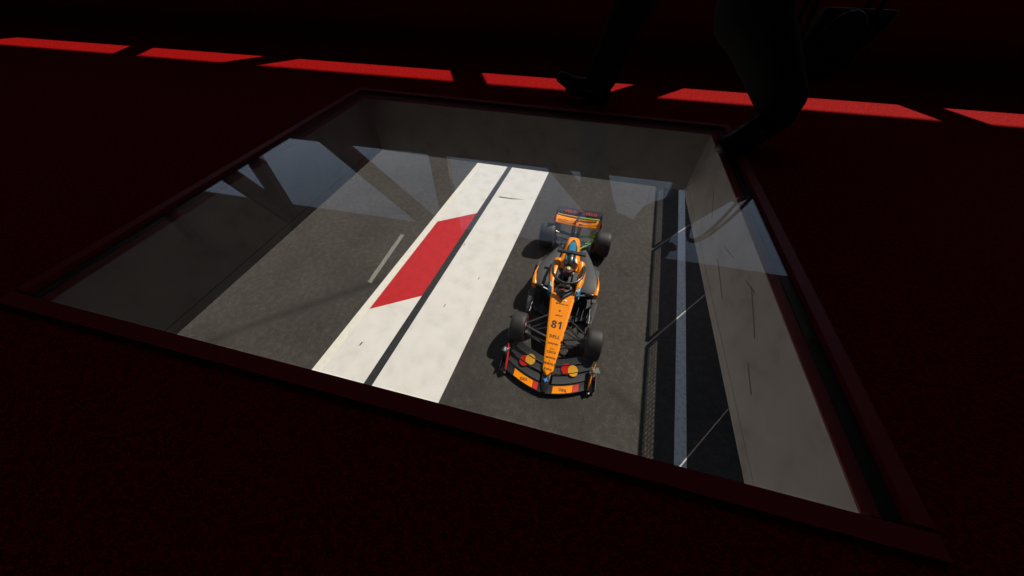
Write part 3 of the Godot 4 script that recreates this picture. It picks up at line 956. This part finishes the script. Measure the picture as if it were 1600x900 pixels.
	obj("flap_badge", Shape.new().box(Vector3(0.02, 0.955, -3.86), Vector3(0.12, 0.012, 0.12), tb), mats.red, fp)
	var tb2 := Basis(Vector3(1, 0, 0), Vector3(0, 0.25, -0.97).normalized(), Vector3(0, 0.97, 0.25).normalized())
	text(mp, "monday.com", 0.055, Vector3(-0.32, 0.835, -3.56), tb2, mats.ink)
	text(mp, "monday.com", 0.055, Vector3(0.34, 0.835, -3.56), tb2, mats.ink)
	for s in [-1.0, 1.0]:
		var er := []
		for q in [[0.99, 0.645, -3.48, -4.0], [0.86, 0.65, -3.42, -3.98], [0.72, 0.61, -3.42, -3.92], [0.58, 0.52, -3.44, -3.84], [0.44, 0.43, -3.46, -3.74]]:
			er.append([Vector3(s * q[1], q[0], q[2]), Vector3(s * (q[1] + 0.014), q[0], q[2]), Vector3(s * (q[1] + 0.014), q[0], q[3]), Vector3(s * q[1], q[0], q[3])])
		var e := obj("endplate", Shape.new().loft(er, -1), C, rw)
		obj("edge_stripe", Shape.new().box(Vector3(s * 0.668, 0.90, -3.455), Vector3(0.012, 0.16, 0.03)), mats.red if s < 0 else O, e)
		obj("pylon", Shape.new().foil(Vector3(s * 0.09, 0.80, -3.52), Vector3(s * 0.065, 0.36, -3.40), 0.02, 0.10, Vector3.RIGHT), C, rw)
		obj("beam_wing", Shape.new().foil(Vector3(s * 0.08, 0.40, -3.46), Vector3(s * 0.42, 0.45, -3.52), 0.12, 0.02), C if s < 0 else mats.green, rw)
	obj("flow_paint", Shape.new().bar(Vector3(0.44, 0.50, -3.44), Vector3(0.56, 0.66, -3.41), 0.012, 0.05), mats.green, rw)
	obj("flow_paint", Shape.new().bar(Vector3(0.08, 0.895, -3.70), Vector3(0.55, 0.905, -3.70), 0.04, 0.004), mats.green, rw)
	obj("actuator", Shape.new().box(Vector3(0.0, 0.90, -3.60), Vector3(0.04, 0.06, 0.22)), C, rw)
	obj("crash_structure", Shape.new().loft([sec(-3.2, 0, 0.10, 0.09, 0.24, 0.44, 0.6, 12), sec(-3.7, 0, 0.05, 0.05, 0.30, 0.40, 0.6, 12)]), C, car)
	obj("rear_light", Shape.new().box(Vector3(0, 0.40, -3.60), Vector3(0.05, 0.05, 0.03)), mats.silver, car)
	# wheels and suspension
	for w in [[-0.83, 0.0, 0.165], [0.83, 0.0, 0.165], [-0.79, -3.35, 0.21], [0.79, -3.35, 0.21]]:
		var s := signf(w[0])
		var hw: float = w[2]
		var wh := Node3D.new()
		wh.name = "wheel"
		car.add_child(wh, true)
		wh.position = Vector3(w[0], 0.36, w[1])
		var pr := []
		for q in [[0.232, -0.86], [0.262, -0.97], [0.30, -1.0], [0.335, -0.95], [0.352, -0.83], [0.359, -0.5], [0.36, 0.0], [0.359, 0.5], [0.352, 0.83], [0.335, 0.95], [0.30, 1.0], [0.262, 0.97], [0.232, 0.86]]:
			pr.append(Vector2(q[0], q[1] * hw))
		obj("tyre", Shape.new().lathe(pr, 40, Vector3.ZERO), mats.rubber, wh)
		for e in [-1.0, 1.0]:
			obj("compound_band", Shape.new().lathe([Vector2(0.272, e * hw * 0.985), Vector2(0.288, e * hw * 1.0), Vector2(0.288, e * (hw + 0.003)), Vector2(0.272, e * (hw * 0.985 + 0.003))], 40, Vector3.ZERO), mats.sidewall_red, wh)
		obj("wheel_rim", Shape.new().lathe([Vector2(0.02, s * hw * 0.78), Vector2(0.12, s * hw * 0.86), Vector2(0.235, s * hw * 0.80), Vector2(0.24, -s * hw * 0.84), Vector2(0.225, -s * hw * 0.84), Vector2(0.20, s * hw * 0.5), Vector2(0.02, s * hw * 0.5)], 32, Vector3.ZERO), mats.rim, wh)
		obj("brake_drum", Shape.new().lathe([Vector2(0.01, -s * hw * 0.2), Vector2(0.19, -s * hw * 0.2), Vector2(0.19, -s * (hw + 0.005)), Vector2(0.14, -s * (hw + 0.04)), Vector2(0.01, -s * (hw + 0.04))], 24, Vector3.ZERO), C, wh)
		obj("brake_duct", Shape.new().box(Vector3(-s * (hw + 0.05), 0.02, 0.13), Vector3(0.07, 0.20, 0.08)), G, wh)
	for s in [-1.0, 1.0]:
		for q in [[[0.24, 0.50, -0.42], [0.66, 0.52, -0.06], 0.05], [[0.18, 0.44, 0.12], [0.66, 0.52, 0.02], 0.06], [[0.21, 0.24, -0.42], [0.66, 0.26, -0.04], 0.055], [[0.14, 0.22, 0.22], [0.66, 0.26, 0.04], 0.055], [[0.20, 0.46, -0.10], [0.64, 0.27, 0.0], 0.04], [[0.17, 0.38, 0.22], [0.66, 0.42, 0.14], 0.035]]:
			obj("suspension_arm", Shape.new().foil(Vector3(s * q[0][0], q[0][1], q[0][2]), Vector3(s * q[1][0], q[1][1], q[1][2]), q[2], 0.02), mats.rod, car)
		for q in [[[0.20, 0.44, -2.90], [0.58, 0.50, -3.28], 0.05], [[0.16, 0.42, -3.45], [0.58, 0.50, -3.38], 0.05], [[0.20, 0.22, -2.85], [0.58, 0.24, -3.30], 0.05], [[0.14, 0.22, -3.45], [0.58, 0.24, -3.40], 0.05], [[0.14, 0.33, -3.33], [0.58, 0.36, -3.35], 0.05], [[0.2, 0.5, -3.05], [0.56, 0.28, -3.3], 0.035]]:
			obj("suspension_arm", Shape.new().foil(Vector3(s * q[0][0], q[0][1], q[0][2]), Vector3(s * q[1][0], q[1][1], q[1][2]), q[2], 0.02), mats.rod if s < 0 or q[2] < 0.04 else mats.green, car)
		obj("rear_winglet", Shape.new().foil(Vector3(s * 0.56, 0.60, -3.36), Vector3(s * 0.44, 0.56, -3.36), 0.16, 0.016), C if s < 0 else mats.green, car)

# ---------------------------------------------------------------- driver
func driver() -> void:
	var d := thing("person", "driver in a dark helmet with lime top sitting in the orange race car", "person", Vector3(0.093, GROUND, -3.746), -0.015)
	var b := Shape.new()
	var Hd := Vector3(0, 0.80, -1.56)
	sdf(b, [[Vector3(0, 0.30, -1.75), Vector3(0, 0.55, -1.70), 0.13, 0.14], [Vector3(-0.13, 0.60, -1.66), Vector3(0.13, 0.60, -1.66), 0.06, 0.06], [Vector3(0, 0.60, -1.66), Hd, 0.06, 0.06], [Hd, Hd + Vector3(0, 0.03, 0.0), 0.085, 0.085],
		[Vector3(-0.16, 0.58, -1.62), Vector3(-0.18, 0.50, -1.42), 0.05, 0.042], [Vector3(-0.18, 0.50, -1.42), Vector3(-0.11, 0.64, -1.25), 0.042, 0.035], [Vector3(0.16, 0.58, -1.62), Vector3(0.18, 0.50, -1.42), 0.05, 0.042], [Vector3(0.18, 0.50, -1.42), Vector3(0.11, 0.64, -1.25), 0.042, 0.035]], 0.04, 0.016)
	for s in [-1.0, 1.0]:                      # gloved hands closed on the wheel
		var bones := [[Vector3(s * 0.11, 0.64, -1.25), Vector3(s * 0.115, 0.66, -1.22), 0.028, 0.03]]
		for k in 4:
			var y := 0.685 - 0.018 * k
			bones.append([Vector3(s * 0.118, y, -1.215), Vector3(s * 0.135, y, -1.185), 0.009, 0.009])
			bones.append([Vector3(s * 0.135, y, -1.185), Vector3(s * 0.115, y, -1.165), 0.009, 0.008])
		bones.append([Vector3(s * 0.10, 0.68, -1.23), Vector3(s * 0.085, 0.70, -1.20), 0.010, 0.009])
		sdf(b, bones, 0.006, 0.006, 2)
	obj("body", b, mats.suit, d)
	var rings := []
	for k in 13:
		var t := PI * k / 12.0
		var ring := []
		for i in 24:
			var p := TAU * i / 24.0
			var r := Vector3(0.125, 0.14, 0.15)
			ring.append(Hd + Vector3(0, 0.02, 0) + Vector3(sin(t) * cos(p) * r.x, cos(t) * r.y, sin(t) * sin(p) * r.z))
		rings.append(ring)
	var hm := obj("helmet", Shape.new().loft(rings, 1, false), mats.carbon, d)
	var cap := func(t0: float, t1: float, m: Material, called: String, off: float) -> void:
		var rr := []
		for k in 4:
			var t := lerpf(t0, t1, k / 3.0)
			var ring := []
			for i in 24:
				var p := TAU * i / 24.0
				var r := Vector3(0.125, 0.14, 0.15) + Vector3.ONE * off
				ring.append(Hd + Vector3(0, 0.02, 0) + Vector3(sin(t) * cos(p) * r.x, cos(t) * r.y, sin(t) * sin(p) * r.z))
			rr.append(ring)
		obj(called, Shape.new().loft(rr, 1, false), m, hm)
	cap.call(0.001, 0.34, mats.lime, "crown_patch", 0.003)
	cap.call(0.62, 0.82, mats.pink, "helmet_stripe", 0.002)
	var vis := []
	for k in 4:
		var t := lerpf(1.25, 1.75, k / 3.0)
		var ring := []
		for i in 13:
			var p := lerpf(0.35, PI - 0.35, i / 12.0)
			ring.append(Hd + Vector3(0, 0.02, 0) + Vector3(sin(t) * cos(p) * 0.129, cos(t) * 0.144, sin(t) * sin(p) * 0.154))
		vis.append(ring)
	var vs := Shape.new()
	for k in 3:
		for i in 12:
			vs.quad(vis[k][i], vis[k][i + 1], vis[k + 1][i + 1], vis[k + 1][i], 1)
	obj("visor", vs, mats.visor, hm)

# ---------------------------------------------------------------- person walking past
func hand_bones(w: Vector3, dir: Vector3, palm: Vector3, side: Vector3, curl: float) -> Array:
	# w wrist, dir towards the knuckles, palm the way the palm faces, side towards the thumb
	var out := [[w, w + dir * 0.085, 0.022, 0.024], [w + side * 0.018, w + dir * 0.085 + side * 0.028, 0.016, 0.014], [w - side * 0.018, w + dir * 0.080 - side * 0.028, 0.016, 0.013]]
	for k in 4:
		var l: float = [0.068, 0.078, 0.072, 0.056][k]
		var p := w + dir * (0.088 - 0.004 * absf(k - 1.2)) + side * (0.031 - 0.0205 * k)
		var d := dir
		var ax := dir.cross(palm).normalized()
		for j in 3:
			d = d.rotated(ax, curl * [0.6, 1.0, 0.8][j])
			var q: Vector3 = p + d * l * [0.45, 0.32, 0.23][j]
			out.append([p, q, 0.0095 - 0.0008 * j, 0.0088 - 0.0008 * j])
			p = q
	var tb := w + dir * 0.03 + side * 0.03
	var t1 := tb + (dir * 0.5 + side * 0.7 + palm * 0.3).normalized() * 0.04
	var t2 := t1 + (dir * 0.75 + side * 0.2 + palm * 0.6).normalized() * 0.032
	out.append([tb, t1, 0.013, 0.011]); out.append([t1, t2, 0.011, 0.009])
	return out

func walker() -> void:
	var base := Vector3(0.335, 0.012, -1.755)
	var t := thing("person", "person in dark trousers and black shoes walking past the glass floor with a bag", "person", base)
	var o := -base
	var pel := Vector3(0.335, 0.93, -1.755) + o
	var hL := Vector3(0.29, 0.90, -1.84) + o      # leading leg (far side)
	var kL := Vector3(0.10, 0.50, -1.95) + o
	var aL := Vector3(0.0, 0.11, -1.99) + o
	var hR := Vector3(0.37, 0.90, -1.67) + o      # trailing leg (near side)
	var kR := Vector3(0.47, 0.47, -1.60) + o
	var aR := Vector3(0.74, 0.195, -1.635) + o
	var sF := Vector3(0.31, 1.40, -1.93) + o
	var eF := Vector3(0.50, 1.16, -1.99) + o
	var wF := Vector3(0.72, 0.99, -1.98) + o
	var sN := Vector3(0.31, 1.40, -1.57) + o
	var eN := Vector3(0.24, 1.12, -1.51) + o
	var wN := Vector3(0.03, 0.99, -1.54) + o
	var chest := Vector3(0.32, 1.28, -1.75) + o
	var neck := Vector3(0.31, 1.47, -1.75) + o
	var head := Vector3(0.275, 1.64, -1.75) + o
	# body
	var b := Shape.new()
	sdf(b, [[pel, chest, 0.115, 0.125], [chest + Vector3(0, 0.05, -0.08), chest + Vector3(0, 0.05, 0.08), 0.09, 0.09], [chest, neck, 0.09, 0.055], [neck, neck + Vector3(-0.02, 0.09, 0), 0.055, 0.052],
		[hL, kL, 0.078, 0.055], [kL, aL, 0.055, 0.038], [hR, kR, 0.078, 0.055], [kR, aR, 0.055, 0.038], [pel, hL, 0.1, 0.08], [pel, hR, 0.1, 0.08],
		[aL, aL + Vector3(-0.16, -0.04, -0.02), 0.036, 0.03], [aR, aR + Vector3(-0.03, -0.09, 0.03), 0.034, 0.028],
		[sF, eF, 0.05, 0.038], [eF, wF, 0.038, 0.026], [sN, eN, 0.05, 0.038], [eN, wN, 0.038, 0.026], [chest + Vector3(0, 0.09, 0), sF, 0.07, 0.055], [chest + Vector3(0, 0.09, 0), sN, 0.07, 0.055]], 0.03, 0.016)
	sdf(b, [[head + Vector3(0.015, 0.03, 0), head + Vector3(0.02, 0.05, 0), 0.092, 0.088], [head + Vector3(-0.02, 0.01, -0.01), head + Vector3(-0.02, 0.01, 0.01), 0.078, 0.078], [head + Vector3(-0.03, -0.06, 0), head + Vector3(-0.055, -0.075, 0), 0.052, 0.036], [head + Vector3(0.0, -0.07, 0), neck + Vector3(-0.01, 0.06, 0), 0.055, 0.055],
		[head + Vector3(-0.098, 0.012, 0), head + Vector3(-0.112, -0.018, 0), 0.009, 0.014], [head + Vector3(-0.088, -0.052, -0.014), head + Vector3(-0.088, -0.052, 0.014), 0.010, 0.010],
		[head + Vector3(0.02, 0.015, 0.088), head + Vector3(0.015, -0.02, 0.086), 0.014, 0.010], [head + Vector3(0.02, 0.015, -0.088), head + Vector3(0.015, -0.02, -0.086), 0.014, 0.010]], 0.015, 0.008, 2)
	var fdir := (wF - eF).normalized()
	sdf(b, hand_bones(wF, Vector3(0.35, -0.93, 0.0).normalized(), Vector3(0, 0, 1), Vector3(-0.93, -0.35, 0), 1.35), 0.005, 0.005, 3)
	sdf(b, hand_bones(wN, (wN - eN).normalized(), Vector3(0, -0.3, -0.95).normalized(), Vector3(-0.3, 0.95, -0.2).normalized(), 0.35), 0.005, 0.005, 3)
	obj("body", b, mats.skin, t)
	for s in [-1.0, 1.0]:
		obj("eye", Shape.new().ball(head + Vector3(-0.088, 0.012, s * 0.032), Vector3(0.012, 0.012, 0.014), 6), mats.white, t)
	# clothes
	var tr := Shape.new()
	sdf(tr, [[pel + Vector3(0, 0.10, 0), pel, 0.135, 0.145], [pel, hL, 0.13, 0.115], [pel, hR, 0.13, 0.115], [hL, kL, 0.115, 0.095], [kL, aL + Vector3(0.005, 0.02, 0), 0.092, 0.080], [hR, kR, 0.118, 0.112], [kR, aR + Vector3(0.0, 0.0, 0.0), 0.105, 0.082]], 0.03, 0.014, 1, [[Vector3.UP, pel.y + 0.12]])
	obj("trousers", tr, mats.cloth_black, t)
	var ja := Shape.new()
	sdf(ja, [[pel + Vector3(0, -0.02, 0), chest, 0.155, 0.145], [pel, pel + Vector3(0.10, -0.20, 0.03), 0.155, 0.15], [pel, pel + Vector3(-0.04, -0.18, -0.05), 0.155, 0.14], [chest + Vector3(0, 0.05, -0.08), chest + Vector3(0, 0.05, 0.08), 0.115, 0.115], [chest, neck + Vector3(0, -0.03, 0), 0.11, 0.07], [sF, eF, 0.072, 0.058], [eF, wF, 0.056, 0.045], [sN, eN, 0.072, 0.058], [eN, wN, 0.056, 0.045], [chest + Vector3(0, 0.08, 0), sF, 0.09, 0.07], [chest + Vector3(0, 0.08, 0), sN, 0.09, 0.07]], 0.03, 0.016)
	obj("jacket", ja, mats.cloth_navy, t)
	var hr := Shape.new()
	sdf(hr, [[head + Vector3(0.03, 0.055, 0), head + Vector3(0.035, 0.065, 0), 0.098, 0.092], [head + Vector3(0.06, 0.0, -0.03), head + Vector3(0.06, 0.0, 0.03), 0.06, 0.06]], 0.02, 0.010)
	obj("hair", hr, mats.hair, t)
	# shoes: the leading one lands on its heel, the trailing one pushes off its toe
	var s1 := Shape.new()
	var hl := Vector3(0.03, 0.052, -1.98) + o
	var tl := Vector3(-0.215, 0.105, -2.03) + o
	sdf(s1, [[hl, hl.lerp(tl, 0.6) + Vector3(0, -0.01, 0), 0.040, 0.042], [hl.lerp(tl, 0.6) + Vector3(0, -0.01, 0), tl, 0.042, 0.030], [hl + Vector3(-0.01, 0.03, 0), aL + Vector3(0, 0.02, 0), 0.042, 0.045], [aL, hl.lerp(tl, 0.5), 0.042, 0.036]], 0.02, 0.008)
	var so := hl.lerp(tl, 0.5)
	obj("shoe", s1, mats.leather, t)
	var s2 := Shape.new()
	var hr2 := Vector3(0.79, 0.135, -1.660) + o
	var br := Vector3(0.655, 0.066, -1.565) + o
	var tr2 := Vector3(0.575, 0.048, -1.515) + o
	sdf(s2, [[hr2, br, 0.054, 0.056], [br, tr2, 0.056, 0.038], [hr2 + Vector3(-0.01, 0.03, 0), aR, 0.042, 0.046], [aR, hr2.lerp(br, 0.7), 0.050, 0.046]], 0.02, 0.008)
	obj("shoe", s2, mats.leather, t)

# ---------------------------------------------------------------- bag held behind
func carried_bag() -> void:
	var base := Vector3(0.97, 0.20, -1.98)
	var t := thing("shoulder_bag", "dark grey bag with round handle hanging from the walking person's hand", "bag", base)
	var rings := []
	for q in [[0.0, 0.095, 0.045, -0.06], [0.012, 0.112, 0.055, -0.055], [0.10, 0.125, 0.06, -0.03], [0.19, 0.132, 0.05, 0.0], [0.235, 0.135, 0.028, 0.012], [0.245, 0.128, 0.012, 0.014]]:
		var ring := []
		for i in 24:
			var a := TAU * i / 24.0
			var c := cos(a)
			var s := sin(a)
			ring.append(Vector3(q[3] + signf(c) * pow(absf(c), 0.4) * q[1], q[0], signf(s) * pow(absf(s), 0.5) * q[2]))
		rings.append(ring)
	obj("bag_body", Shape.new().loft(rings, 1), mats.bag, t)
	obj("front_pocket", Shape.new().loft([[Vector3(-0.12, 0.03, 0.052), Vector3(0.03, 0.03, 0.052), Vector3(0.05, 0.14, 0.052), Vector3(-0.11, 0.14, 0.052)], [Vector3(-0.115, 0.035, 0.072), Vector3(0.025, 0.035, 0.072), Vector3(0.045, 0.135, 0.068), Vector3(-0.105, 0.135, 0.068)]], -1), mats.bag, t)
	for z in [-0.045, 0.055]:
		var loop := []
		for i in 25:
			var a := lerpf(-0.35, PI + 0.35, i / 24.0)
			loop.append(Vector3(-0.06 - cos(a) * 0.115 - sin(a) * 0.045, 0.22 + sin(a) * 0.44 - 0.02, z * (1.0 - 0.8 * maxf(sin(a), 0.0))))
		obj("handle", Shape.new().tube(loop, 0.011, 8), mats.leather, t)
	var hang := []
	for i in 25:
		var a := TAU * i / 24.0
		hang.append(Vector3(-0.04 + cos(a) * 0.075, 0.14 + sin(a) * 0.10, 0.082))
	obj("carry_strap", Shape.new().tube(hang, 0.010, 8), mats.leather, t)
